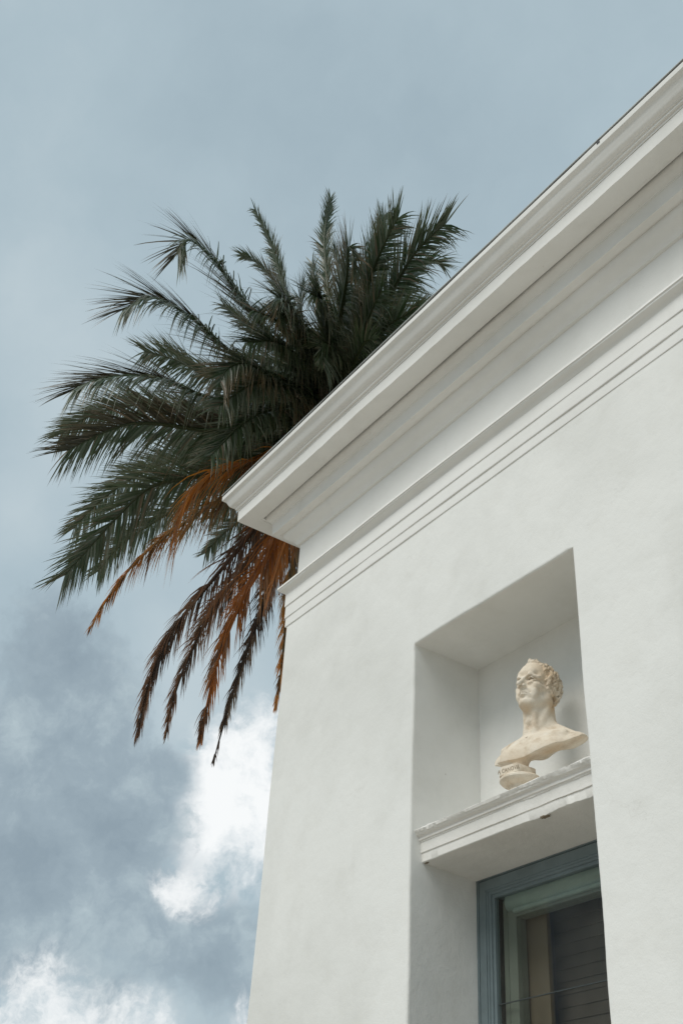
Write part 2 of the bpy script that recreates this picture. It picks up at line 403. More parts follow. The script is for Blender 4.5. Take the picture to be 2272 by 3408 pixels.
# ledge that carries the bust
wl1, wl2 = Wob(91, 16), Wob(92, 24)
def ledge():
    prof = [(3.60, 1.834), (3.026, 1.834), (3.022, 1.831), (3.027, 1.820)] + bez((3.031, 1.818), (3.034, 1.806), (3.047, 1.812), (3.051, 1.801), 5) + \
           [(3.049, 1.799), (3.050, 1.791), (3.057, 1.789), (3.0565, 1.784), (3.0600, 1.782), (3.0635, 1.737), (3.069, 1.736), (3.0705, 1.732), (3.068, 1.731), (3.071, 1.697), (3.074, 1.694), (3.105, 1.693), (3.60, 1.672)]
    xs = np.linspace(XL_-.012, XR_+.012, 150); V = []; n = len(prof)
    rr = random.Random(5)
    nz = [[rr.uniform(-1, 1) for _ in range(n)] for _ in xs]
    for a, x in enumerate(xs):
        rough = .25+.9*max(0, min(1, (x+3.52)/.25))
        endl = 1.6*math.exp(-((x-XL_-.10)/.05)**2)
        for i, (y, z) in enumerate(prof):
            if i in (0, n-1, n-2): V.append((x, y, ZC+z)); continue
            k = rough*.8
            if i <= 3: k = .5+.5*rough+endl
            lip = 1 if i <= 3 else .25
            dy = k*(.0016*wl1(x*.7+i*.15)+.0012*lip*nz[a][i]); dz = k*(.0020*wl2(x*.8+i*.2)+.0012*lip*nz[a][i])
            if i == 2: dy += abs(dy)*.6
            if x > -3.30 and i >= 13: e = min(1, (x+3.30)/.12); dy += e*.003*max(0, wl1(x*.5+1)); dz += e*.007*max(0, wl2(x*.4))*(1 if i >= 16 else .3)
            V.append((x, y+dy, ZC+z+dz))
    Fc = []
    for a in range(len(xs)-1):
        for i in range(n):
            j = (i+1) % n; Fc.append((a*n+i, a*n+j, (a+1)*n+j, (a+1)*n+i))
    Fc += [tuple(range(n)), tuple((len(xs)-1)*n+i for i in reversed(range(n)))]
    return mesh_obj('ledge', V, Fc, M_ledge, bld, 35)
ledge_ob = ledge()
def chip_patch(x, y, z, s, seed):
    bm = bmesh.new(); bmesh.ops.create_icosphere(bm, subdivisions=3, radius=1); r = random.Random(seed); w = Wob(seed, 3)
    for v in bm.verts:
        v.co *= 1+.3*w(v.co.x*2+v.co.y*3+v.co.z)+r.uniform(-.12, .12); v.co.x *= s; v.co.y *= s*.35; v.co.z *= s*.30; v.co += Vector((x, y, z))
    V = [v.co.copy() for v in bm.verts]; Fc = [[v.index for v in f.verts] for f in bm.faces]; bm.free()
    return mesh_obj('broken_mortar', V, Fc, paint_mat('exposed_mortar', (.20, .16, .11), .95, 6), ledge_ob)
chip_patch(-3.165, 3.085, ZC+1.696, .028, 3); chip_patch(-3.945, 3.085, ZC+1.693, .014, 8)

# window below the ledge
def ring_prof(steps, y_back, name, mat, parent, zb=ZB_+.05):
    """nested rectangular steps, listed from outside to inside as (inset, y)"""
    ZT = ZC+1.69
    V, Fc = [], []; pts = steps+[(steps[-1][0], y_back), (steps[0][0], y_back)]; n = len(pts)
    for cx, cz in ((-1, -1), (-1, 1), (1, 1), (1, -1)):
        for ins, y in pts:
            x = (XL_+ins) if cx < 0 else (XR_-ins); z = (zb+ins) if cz < 0 else (ZT-ins); V.append((x, y, z))
    for c in range(4):
        d = (c+1) % 4
        for i in range(n):
            j = (i+1) % n; Fc.append((c*n+i, c*n+j, d*n+j, d*n+i))
    return mesh_obj(name, V, Fc, mat, parent, None)
wf_ = ring_prof([(-.01, 3.392), (.016, 3.391), (.017, 3.397), (.021, 3.397), (.022, 3.390), (.066, 3.389), (.067, 3.394), (.074, 3.395), (.077, 3.402), (.086, 3.404), (.088, 3.412), (.101, 3.414), (.103, 3.436)],
                3.50, 'window_frame', M_frame, bld)
GZ = ZC+1.136*3.436/3.45
def glass(z0, z1):
    return box('glass_pane', (XL_+.1035, 3.424, z0), (XR_-.1035, 3.428, z1), M_glass, wf_)
glass(GZ+.0025, ZC+1.583); glass(ZB_+.16, GZ-.0025)
box('glass_joint', (XL_+.1032, 3.4225, GZ-.0022), (XR_-.1032, 3.4285, GZ+.0022), paint_mat('grey_sealant', (.05, .06, .06), .5), wf_)
sash = ring_prof([(.108, 3.462), (.111, 3.455), (.140, 3.454), (.1405, 3.459), (.144, 3.459), (.1445, 3.453), (.196, 3.456), (.200, 3.475)], 3.51, 'sash', M_sash, bld)
box('rebate_strip', (XL_+.1008, 3.437, ZB_+.15), (XL_+.1075, 3.50, ZC+1.585), M_gap, sash)  # black strip in the frame rebate, the gap's shade put into its colour
# rounded rail across the head of the sash with a slimmer bead under it
def bar(name, yc, zc, ry, rz, x0, x1, mat, parent, n=20):
    V = []; Fc = []
    for x in (x0, x0+.006, x1-.006, x1):
        k = .86 if x in (x0, x1) else 1.0
        for i in range(n):
            a = 2*math.pi*i/n; V.append((x, yc+ry*k*math.cos(a), zc+rz*k*math.sin(a)))
    for r_ in range(3):
        for i in range(n): j = (i+1) % n; Fc.append((r_*n+i, r_*n+j, (r_+1)*n+j, (r_+1)*n+i))
    Fc += [tuple(range(n)), tuple(3*n+i for i in reversed(range(n)))]
    return mesh_obj(name, V, Fc, mat, parent, 40)
M_rail = paint_mat('pale_green_blind', (.30, .385, .355), .5)
blind = bar('roller_blind', 3.462, ZC+1.565, .030, .042, XL_+.142, XR_-.142, M_rail, bld)
bar('bottom_rail', 3.452, ZC+1.520, .014, .013, XL_+.190, XR_-.190, M_rail, blind)
# room wall, with an invented strip and slats imitating reflections in the glass
box('reflection_strip', (XL_+.10, 3.520, ZB_), (-3.640, 3.545, ZC+1.66), M_brown, bld, .004)
box('interior_wall', (XL_-1.2, 4.6, .0), (XR_+1.2, 4.7, ZC+2.6), M_dark, bld)
refl_panel = box('reflection_panel', (-3.70, 3.62, ZB_), (XR_-.02, 3.63, ZC+1.62), M_slat, bld)
sl0 = None
for i in range(40):
    z = ZB_+.06+i*.052
    if z > ZC+1.56: break
    if sl0 is None:
        V = [(-3.69, 3.612, z), (XR_-.03, 3.612, z), (XR_-.03, 3.6095, z+.003), (-3.69, 3.6095, z+.003), (-3.69, 3.613, z+.0505), (XR_-.03, 3.613, z+.0505)]
        sl0 = mesh_obj('reflection_slat', V, [(0, 1, 2, 3), (3, 2, 5, 4), (0, 3, 4), (1, 5, 2), (0, 4, 5, 1)], M_slat, refl_panel); zb0 = z
    else:
        c = sl0.copy(); COL.objects.link(c); c.parent = refl_panel; c.location = sl0.location+Vector((0, 0, z-zb0))

x_j = -2.08
box('joint_gap', (x_j-.008, YW-.3945, ZC+4.577), (x_j+.010, YW-.36, ZC+4.6005), M_gap, flash)

# ------------------------------------------------------------------ palm tree beside the building
FRONDS = [
    ('g', 0.55, [(-7.696,4.685,9.612),(-7.83,4.675,10.571),(-7.854,4.515,11.659),(-7.816,4.409,12.343),(-7.694,4.376,13.063)]),
    ('g', 0.50, [(-7.696,4.685,9.612),(-7.971,4.521,10.311),(-8.17,4.189,11.336),(-8.241,3.901,12.214),(-8.342,3.583,12.893)]),
    ('g', 0.60, [(-7.696,4.685,9.612),(-8.102,4.487,10.321),(-8.342,4.145,11.606),(-8.512,3.891,12.095),(-8.76,3.641,12.367)]),
    ('gb', 1.20, [(-7.696,4.685,9.612),(-7.44,4.074,9.519),(-6.971,3.098,9.592),(-6.725,2.586,9.642),(-6.663,2.299,9.612),(-6.726,2.236,9.305)]),
    ('gb', 1.20, [(-7.696,4.685,9.612),(-7.552,4.152,9.459),(-7.411,3.293,9.308),(-7.23,2.699,9.306),(-7.166,2.234,9.23),(-7.269,1.961,8.877)]),
    ('g', 1.05, [(-7.696,4.685,9.612),(-8.174,4.506,9.98),(-8.838,4.094,10.43),(-9.272,3.783,10.697),(-9.598,3.464,11.025),(-10.025,3.097,11.299)]),
    ('gb', 1.20, [(-7.696,4.685,9.612),(-7.678,4.243,9.354),(-7.733,3.618,9.045),(-7.733,3.107,8.905),(-7.699,2.771,8.862),(-7.719,2.4,8.736),(-7.782,2.092,8.541),(-7.875,1.849,8.257)]),
    ('g', 1.05, [(-7.696,4.685,9.612),(-8.175,4.527,9.763),(-8.849,4.164,9.93),(-9.579,3.593,10.223),(-10.023,3.201,10.414),(-10.58,2.87,10.426),(-11.171,2.646,10.302)]),
    ('gb', 1.10, [(-7.696,4.685,9.612),(-7.727,4.285,9.258),(-7.854,3.719,8.818),(-7.898,3.297,8.645),(-7.939,2.714,8.45),(-8.011,2.405,8.246),(-8.16,2.009,7.809)]),
    ('g', 1.00, [(-7.696,4.685,9.612),(-8.257,4.59,9.659),(-9.1,4.303,9.64),(-9.753,3.879,9.76),(-10.287,3.609,9.737),(-10.929,3.389,9.59),(-11.623,3.254,9.333)]),
    ('g', 1.00, [(-7.696,4.685,9.612),(-7.832,4.359,9.186),(-8.116,3.901,8.601),(-8.292,3.424,8.342),(-8.436,3.067,8.133),(-8.632,2.842,7.739),(-8.798,2.684,7.373),(-8.969,2.523,6.995)]),
    ('g', 0.90, [(-7.696,4.685,9.612),(-8.311,4.629,9.62),(-9.254,4.464,9.46),(-9.982,4.172,9.395),(-10.601,3.948,9.284),(-11.095,3.796,9.156),(-11.697,3.718,8.908)]),
    ('y', 0.80, [(-7.696,4.685,9.612),(-7.803,4.351,9.072),(-8.052,3.894,8.359),(-8.261,3.484,7.851),(-8.416,3.198,7.471),(-8.56,3.0,7.063),(-8.699,2.864,6.577)]),
    ('o', 1.15, [(-7.696,4.685,9.612),(-7.683,4.277,9.042),(-7.742,3.894,8.521),(-7.792,3.429,8.109),(-7.841,3.225,7.699),(-7.849,3.172,7.319)]),
    ('g', 0.70, [(-7.696,4.685,9.612),(-8.49,4.803,9.635),(-9.637,4.878,9.43),(-10.208,4.791,9.349),(-10.787,4.748,9.209)]),
    ('b', 0.85, [(-7.696,4.685,9.612),(-7.973,4.521,9.03),(-8.479,4.277,8.17),(-8.821,4.072,7.659),(-9.165,3.881,7.145),(-9.43,3.828,6.663),(-9.663,3.891,6.124)]),
    ('b', 0.80, [(-7.696,4.685,9.612),(-8.274,4.753,9.28),(-9.226,4.784,8.625),(-10.033,4.688,8.097),(-10.639,4.718,7.62),(-11.014,4.798,7.283),(-11.294,4.91,6.999)]),
    ('r', 0.85, [(-7.696,4.685,9.612),(-7.965,4.575,8.993),(-8.412,4.515,8.072),(-8.752,4.393,7.491),(-9.057,4.365,6.898),(-9.239,4.4,6.49),(-9.377,4.446,6.159)]),
    ('k', 0.60, [(-7.696,4.685,9.612),(-8.289,4.795,9.248),(-8.992,4.952,8.694),(-9.68,5.122,8.103),(-10.343,5.266,7.521),(-10.788,5.384,7.109),(-11.107,5.478,6.804)]),
    ('y', 0.60, [(-7.696,4.685,9.612),(-8.427,4.96,9.418),(-9.377,5.323,8.943),(-10.151,5.731,8.437),(-10.69,6.036,8.045),(-11.114,6.244,7.734)]),
    ('r', 0.70, [(-7.696,4.685,9.612),(-7.654,4.448,8.731),(-7.679,4.286,7.84),(-7.697,4.198,7.351),(-7.704,4.121,6.793)]),
    ('gt', 1.00, [(-7.696,4.685,9.612),(-7.525,4.211,9.229),(-7.187,3.548,9.023),(-7.072,3.246,8.902),(-7.055,3.071,8.701),(-7.026,3.005,8.394)]),
    ('gt', 0.90, [(-7.696,4.685,9.612),(-7.393,4.266,9.471),(-6.882,3.72,9.427),(-6.515,3.311,9.404),(-6.52,3.251,9.309),(-6.438,3.295,8.863)]),
    ('gt', 0.80, [(-7.696,4.685,9.612),(-7.296,4.358,9.577),(-6.246,3.814,9.69),(-5.913,3.603,9.736),(-5.876,3.646,9.609),(-5.861,3.672,9.256)]),
    ('g', 0.90, [(-7.696,4.685,9.612),(-7.13,4.408,9.607),(-6.099,3.991,9.743),(-5.628,3.85,9.8),(-5.299,3.779,9.828)]),
    ('g', 1.00, [(-7.696,4.685,9.612),(-7.162,4.485,9.614),(-6.368,4.323,9.698),(-5.642,4.171,9.796),(-5.065,4.188,9.8)]),
    ('g', 0.90, [(-7.696,4.685,9.612),(-7.748,4.856,10.205),(-7.587,5.248,11.237),(-7.388,5.501,12.078),(-7.292,5.731,12.312),(-7.331,5.973,12.315)]),
    ('g', 0.80, [(-7.696,4.685,9.612),(-7.779,4.78,10.319),(-7.653,4.918,11.679),(-7.542,4.985,12.258),(-7.413,5.016,12.92)]),
    ('g', 0.80, [(-7.696,4.685,9.612),(-7.807,4.902,10.14),(-7.79,5.342,11.019),(-7.707,5.655,11.675),(-7.636,5.904,12.012)]),
    ('g', 0.80, [(-7.696,4.685,9.612),(-7.889,4.755,10.456),(-7.909,4.823,11.455),(-7.964,4.71,12.21),(-8.011,4.62,12.517)]),
    ('g', 0.90, [(-7.696,4.685,9.612),(-7.86,4.805,10.327),(-7.843,5.047,11.245),(-7.767,5.216,11.983),(-7.737,5.244,12.378)]),
    ('g', 0.80, [(-7.696,4.685,9.612),(-8.022,4.675,10.303),(-8.307,4.543,11.155),(-8.399,4.486,11.727),(-8.401,4.514,12.144)]),
    ('g', 0.80, [(-7.696,4.685,9.612),(-8.109,4.565,10.167),(-8.58,4.239,10.964),(-8.871,3.988,11.413),(-9.152,3.713,11.859)]),
    ('g', 0.70, [(-7.696,4.685,9.612),(-7.908,4.723,10.246),(-8.14,4.605,11.356),(-8.203,4.529,11.979),(-8.228,4.478,12.37)]),
    ('g', 0.80, [(-7.696,4.685,9.612),(-8.233,4.681,9.789),(-9.003,4.486,10.006),(-9.664,4.242,10.177),(-10.324,3.961,10.32)]),
    ('g', 0.80, [(-7.696,4.685,9.612),(-8.398,4.797,9.702),(-9.268,4.809,9.672),(-9.947,4.726,9.637),(-10.534,4.628,9.589)]),
    ('g', 0.90, [(-7.696,4.685,9.612),(-7.03,4.302,9.347),(-6.637,3.939,9.189),(-6.56,3.792,9.098),(-6.387,3.741,8.595)]),
    ('g', 0.90, [(-7.696,4.685,9.612),(-6.991,4.386,9.306),(-6.374,4.121,9.095),(-6.154,4.07,9.005),(-6.015,4.079,8.789)]),
    ('g', 0.70, [(-7.696,4.685,9.612),(-8.423,4.874,9.693),(-9.173,5.065,9.607),(-9.76,5.13,9.518),(-10.348,5.182,9.399)]),
    ('g', 0.90, [(-7.696,4.685,9.612),(-7.851,5.115,10.16),(-7.886,5.556,10.717),(-7.871,5.93,11.145),(-7.881,6.35,11.403)]),
    ('g', 0.90, [(-7.696,4.685,9.612),(-7.852,5.185,10.0),(-7.936,5.802,10.332),(-7.998,6.379,10.552),(-8.148,6.991,10.624)]),
    ('gt', 0.90, [(-7.696,4.685,9.612),(-7.302,4.777,9.204),(-6.855,4.971,8.658),(-6.551,5.124,8.106),(-6.342,5.218,7.568)]),
    ('b', 0.80, [(-7.696,4.685,9.612),(-8.043,5.101,9.627),(-8.497,5.803,9.494),(-9.072,6.435,9.204),(-9.696,6.981,8.838)]),
    ('b', 0.80, [(-7.696,4.685,9.612),(-7.58,4.707,8.992),(-7.49,4.815,8.084),(-7.473,4.86,7.217),(-7.478,4.861,6.512)]),
    ('g', 0.95, [(-7.696,4.685,9.612),(-7.447,3.658,8.745),(-7.395,3.153,7.859)]),
    ('g', 0.95, [(-7.696,4.685,9.612),(-8.964,4.322,10.375),(-10.103,4.12,10.46)]),
    ('g', 0.95, [(-7.696,4.685,9.612),(-7.22,3.562,8.945),(-7.131,3.041,8.246)]),
    ('g', 0.95, [(-7.696,4.685,9.612),(-8.736,4.468,10.702),(-9.535,4.311,10.979)]),
    ('g', 0.95, [(-7.696,4.685,9.612),(-8.582,4.452,10.746),(-9.439,4.129,11.223)]),
    ('g', 0.95, [(-7.696,4.685,9.612),(-6.876,3.57,9.163),(-6.707,3.013,8.758)]),
    ('g', 0.95, [(-7.696,4.685,9.612),(-6.772,3.523,9.254),(-6.519,2.954,9.02)]),
    ('g', 0.95, [(-7.696,4.685,9.612),(-8.397,4.552,11.35),(-8.826,4.303,11.806)]),
    ('g', 0.95, [(-7.696,4.685,9.612),(-6.56,3.466,9.273),(-6.34,3.072,9.14)]),
    ('g', 0.95, [(-7.696,4.685,9.612),(-6.381,3.684,9.301),(-6.148,3.322,9.18)]),
    ('g', 0.95, [(-7.696,4.685,9.612),(-6.443,3.722,9.333),(-6.053,3.365,9.258)]),
    ('g', 0.95, [(-7.696,4.685,9.612),(-8.236,4.928,11.393),(-8.297,4.992,11.914)]),
    ('g', 0.95, [(-7.696,4.685,9.612),(-7.926,5.057,11.523),(-7.897,5.153,12.259)]),
    ('g', 0.95, [(-7.696,4.685,9.612),(-6.194,4.064,9.33),(-5.713,3.902,9.258)]),
    ('g', 0.95, [(-7.696,4.685,9.612),(-7.88,5.243,11.429),(-7.8,5.691,11.978)]),
    ('g', 0.95, [(-7.696,4.685,9.612),(-6.264,4.264,9.301),(-5.629,4.257,9.096)]),
]
CROWN = (-7.696, 4.685, 9.612)

def leaf_mat():
    m, N, L, P = new_mat('palm_leaf')
    at = N.new('ShaderNodeAttribute'); at.attribute_name = 'tint'
    L.new(at.outputs['Color'], P.inputs['Base Color']); P.inputs['Roughness'].default_value = .36; P.inputs['Specular IOR Level'].default_value = .6
    tl = N.new('ShaderNodeBsdfTranslucent'); L.new(at.outputs['Color'], tl.inputs[0])
    mx = N.new('ShaderNodeMixShader'); mx.inputs[0].default_value = .34
    L.new(P.outputs[0], mx.inputs[1]); L.new(tl.outputs[0], mx.inputs[2]); L.new(mx.outputs[0], N['Material Output'].inputs[0])
    return m
M_leaf = leaf_mat()
M_trunk = paint_mat('palm_trunk', (.16, .12, .085), .9, 8)
palm = thing('palm_tree', 'feather palm with green and dead orange fronds beside the white building', 'palm tree', (CROWN[0], CROWN[1], 0))

GREEN, GREY, BROWN, DKBROWN, ORANGE, RUST, BLACKISH = (.050, .090, .035), (.21, .235, .18), (.27, .145, .080), (.075, .042, .024), (.74, .30, .04), (.55, .19, .034), (.050, .036, .026)
STRAW = (.36, .27, .18)
def lerp(a, b, t): return tuple(x+(y-x)*t for x, y in zip(a, b))
def catmull(P, n):
    P = [Vector(p) for p in P]; Q = [P[0]*2-P[1]]+P+[P[-1]*2-P[-2]]; out = []
    for i in range(1, len(Q)-2):
        a, b, c, d = Q[i-1:i+3]
        for k in range(20):
            t = k/20; out.append(.5*((2*b)+(c-a)*t+(2*a-5*b+4*c-d)*t*t+(3*b-a-3*c+d)*t**3))
    out.append(P[-1]); ln = [0]
    for i in range(1, len(out)): ln.append(ln[-1]+(out[i]-out[i-1]).length)
    res = []; j = 0
    for k in range(n):
        s = ln[-1]*k/(n-1)
        while j < len(ln)-2 and ln[j+1] < s: j += 1
        t = (s-ln[j])/max(1e-6, ln[j+1]-ln[j]); res.append(out[j].lerp(out[j+1], min(1, t)))
    return res, ln[-1]
def strip_mesh(name, V, Fc, C, parent, stuff=False):
    me = bpy.data.meshes.new(name); me.from_pydata(V, [], Fc); me.update()
    ca = me.color_attributes.new('tint', 'FLOAT_COLOR', 'POINT')
    ca.data.foreach_set('color', np.array([(*c, 1) for c in C], dtype=np.float32).ravel())
    me.materials.append(M_leaf); me.polygons.foreach_set('use_smooth', [True]*len(me.polygons))
    o = bpy.data.objects.new(name, me); link(o, parent)
    if parent.type == 'EMPTY': o.matrix_parent_inverse = Matrix.Translation(-parent.location)
    if stuff: o['kind'] = 'stuff'
    return o
def frond(style, lw, pts, seed):
    rnd = random.Random(seed); NS = 90
    dead = style in 'borky'; trim = .99 if dead else .955
    P, Ltot = catmull(pts, int(NS/trim)); P = P[:NS]; Ltot *= trim
    T = [(P[min(i+1, NS-1)]-P[max(i-1, 0)]).normalized() for i in range(NS)]
    up = Vector((0, 0, 1)); ax = Vector((CROWN[0], CROWN[1], CROWN[2]-1.2))
    # rachis
    V, Fc, C = [], [], []
    rc = {'g': (.07, .085, .035), 'b': DKBROWN, 'o': ORANGE, 'r': RUST, 'k': BLACKISH, 'y': (.16, .12, .04)}[style[0]]
    frames = []
    for i in range(NS):
        out_ = (P[i]-ax).normalized(); u = (out_*.6+up*.6); u = (u-T[i]*u.dot(T[i]))
        if u.length < 1e-3: u = Vector((1, 0, 0))
        u.normalize(); s = T[i].cross(u).normalized(); frames.append((u, s))
        t = i/(NS-1); r = .034*(1-t)**.8+.004
        for k in range(6):
            a = k*math.pi/3; V.append(P[i]+s*math.cos(a)*r*1.25+u*math.sin(a)*r*.8); C.append(lerp(rc, GREEN, .3) if style[0] == 'g' else rc)
        if i:
            b0 = (i-1)*6
            for k in range(6): j = (k+1) % 6; Fc.append((b0+k, b0+j, b0+6+j, b0+6+k))
    ob = strip_mesh('frond', V, Fc, C, palm)
    if dead: ob['label'] = {'b': 'dead brown hanging frond', 'o': 'dead bright orange frond', 'r': 'dead rust red hanging frond', 'k': 'withered dark thin frond', 'y': 'drying frond turning from green to orange'}[style]
    V, Fc, C = [], [], []
    n = int(Ltot/.0128); mid = frames[NS//2][1]; sideA = -1 if mid.y > 0 else 1     # the side that rides up when the blade twists
    upright = (P[-1]-P[NS//3]).normalized().z
    tw = R(48)*(1-max(0, upright)) if not dead else R(25)
    for side in (-1, 1):
        clump = 0; cl = .5; gap = False
        for q in range(n):
            t = .10+.90*(q+rnd.random()*.7)/n
            if t >= 1: t = .999
            f = t*(NS-1); i = int(f); fr = f-i; p = P[i].lerp(P[min(i+1, NS-1)], fr); tt = T[i]; u, s = frames[i]
            if dead and rnd.random() < .10+.22*t: continue
            prof = min(1, (t-.06)/.22)**.7*(1-max(0, (t-.55)/.45)**1.6*.45)
            if dead and style != 'o': prof = min(1, (t-.06)/.16)*(1-max(0, t-.22)/.78)**.75*.95+.16
            ll = (.66 if not dead else .88)*lw*prof*rnd.uniform(.72, 1.1)
            if rnd.random() < .05: ll *= .5
            if q % 7 == 0: clump = rnd.uniform(-.12, .12); cl = rnd.random(); gap = rnd.random() < .16
            if dead and gap and t > .2 and style != 'o': continue
            ph = tw*min(1, t*1.6); hi = side == sideA
            if dead: lean = R(48-26*t); g = .50
            elif hi: lean = R(43-20*t); g = .08
            else: lean = R(62-30*t**1.5); g = .50*(1-max(0, upright)*.6)
            if upright > .75 and not dead: lean = R(34-14*t); g = .10
            lean += clump+rnd.uniform(-.13, .13); g *= rnd.uniform(.4, 1.6)
            lift = rnd.choice((.40, .12, -.10, .25))+rnd.uniform(-.18, .18)
            if dead: lift -= .4; lean *= rnd.uniform(.5, 1.1)
            ls = s*side*math.cos(ph)+u*math.sin(ph)*(1 if hi else -1); lu = u*math.cos(ph)-s*side*math.sin(ph)*(1 if hi else -1)
            lat = ls*math.cos(lift)+lu*math.sin(lift)
            d = (tt*math.cos(lean)+lat*math.sin(lean)).normalized()
            if rnd.random() < .12: g *= 3.0                                # broken, hanging leaflets
            w0 = .0098*rnd.uniform(.75, 1.15)*(.80 if dead else 1)
            wv = d.cross(lu if abs(d.dot(lu)) < .9 else s).normalized(); wv = (wv+lu*.35*rnd.uniform(-1, 1)+Vector((rnd.uniform(-.4, .4), rnd.uniform(-.4, .4), rnd.uniform(-.4, .4)))).normalized()
            pos = p.copy(); k0 = len(V); segs = 4
            # leaf colours: living tissue, grey for pale undersides and painted-in sheen, drying tips, dead
            rr = rnd.random(); tipdry = max(0, rnd.gauss(.28, .25))
            if style[0] == 'g':
                base = lerp(GREEN, GREY, rr**1.6*.95); tip = lerp(base, BROWN, min(1, tipdry*.7))
                if style == 'gb' and hi and t > .3: base = lerp(base, DKBROWN, .6); tip = lerp(tip, DKBROWN, .6)  # upper side darkened: shade on the undersides put into the colour
                if style == 'gt': tip = lerp(tip, (.30, .16, .085), .75)
                if rnd.random() < .05: base = tip = lerp(BROWN, GREY, .5)
            elif style == 'y':
                m = max(0, min(1, (t-.35)*2.4+rnd.uniform(-.3, .3))); base = lerp(GREEN, lerp(ORANGE, BROWN, .35), m); tip = lerp(base, ORANGE, .5)
            elif style == 'o': base = lerp(ORANGE, RUST, rr*.7); tip = lerp(base, BROWN, rr)
            elif style == 'r': base = lerp(RUST, DKBROWN, rr*.6); tip = lerp(RUST, ORANGE, rr*.5)
            elif style == 'k': base = lerp(BLACKISH, DKBROWN, rr); tip = lerp(DKBROWN, BROWN, rr*.6)
            else: base = lerp(BROWN, DKBROWN, .35+.6*rr); tip = lerp(BROWN, RUST, rr*.8)
            if dead:
                if cl < .22: base = lerp(base, BLACKISH, .75); tip = lerp(tip, DKBROWN, .7)
                elif cl > .82: tip = lerp(tip, STRAW, .7); base = lerp(base, STRAW, .35)
                if style != 'o' and t < .22 and rr < .6: base = lerp(base, GREEN, .6)
            for k in range(segs+1):
                x = k/segs; w = w0*(.55 if k == 0 else 1.0 if k == 1 else (1-x)**.75)
                c = lerp(base, tip, max(0, x*1.5-.5))
                if k < segs: V += [pos+wv*w, pos-wv*w]; C += [c, c]
                else: V.append(pos); C.append(c)
                d = (d+Vector((0, 0, -1))*g*(.35+x)).normalized(); pos = pos+d*(ll/segs)
            for k in range(segs-1): a = k0+2*k; Fc.append((a, a+1, a+3, a+2))
            a = k0+2*(segs-1); Fc.append((a, a+1, a+2))
    strip_mesh('leaflets', V, Fc, C, ob, True)
for i, (st, lw, pts) in enumerate(FRONDS): frond(st, lw, pts, 100+i)

def trunk():
    V, Fc = [], []; n = 24; H = CROWN[2]-.2; m = 70; w = Wob(15, 2)
    for i in range(m+1):
        t = i/m; z = H*t; r = .30*(1-.25*t)+.10*math.exp(-z*1.8)+(.012 if i % 2 else 0)
        if t > .93: r += .10*math.sin((t-.93)/.07*math.pi)
        for k in range(n):
            a = 2*math.pi*k/n; rr = r*(1+.02*w(k*1.7+z*3)); V.append((CROWN[0]+rr*math.cos(a), CROWN[1]+rr*math.sin(a), z))
    for i in range(m):
        for k in range(n): j = (k+1) % n; Fc.append((i*n+k, i*n+j, (i+1)*n+j, (i+1)*n+k))
    Fc.append(tuple(m*n+k for k in range(n)))
    mesh_obj('trunk', V, Fc, M_trunk, palm, 60)
    # old leaf bases packed round the head of the trunk
    rnd = random.Random(4); proto = None
    for i in range(34):
        a = i*2.4; z = H-.75+i*.026
        if proto is None:
            Vb = []; Fb = []
            for k in range(5):
                t = k/4; ww = .10*(1-t)+.035; th = .035*(1-t)+.015
                for sx, sy in ((-1, -1), (1, -1), (1, 1), (-1, 1)): Vb.append((.20+.22*t+.10*t*t, sx*ww, .40*t+sy*th))
                if k:
                    b = (k-1)*4
                    for q in range(4): j = (q+1) % 4; Fb.append((b+q, b+j, b+4+j, b+4+q))
            Fb.append((16, 17, 18, 19)); me = bpy.data.meshes.new('leaf_base'); me.from_pydata(Vb, [], Fb); me.materials.append(M_trunk); proto = me
        o = bpy.data.objects.new('leaf_base', proto); link(o, palm); o.location = (0, 0, z); o.rotation_euler = (0, rnd.uniform(-.2, .2), a)
trunk()


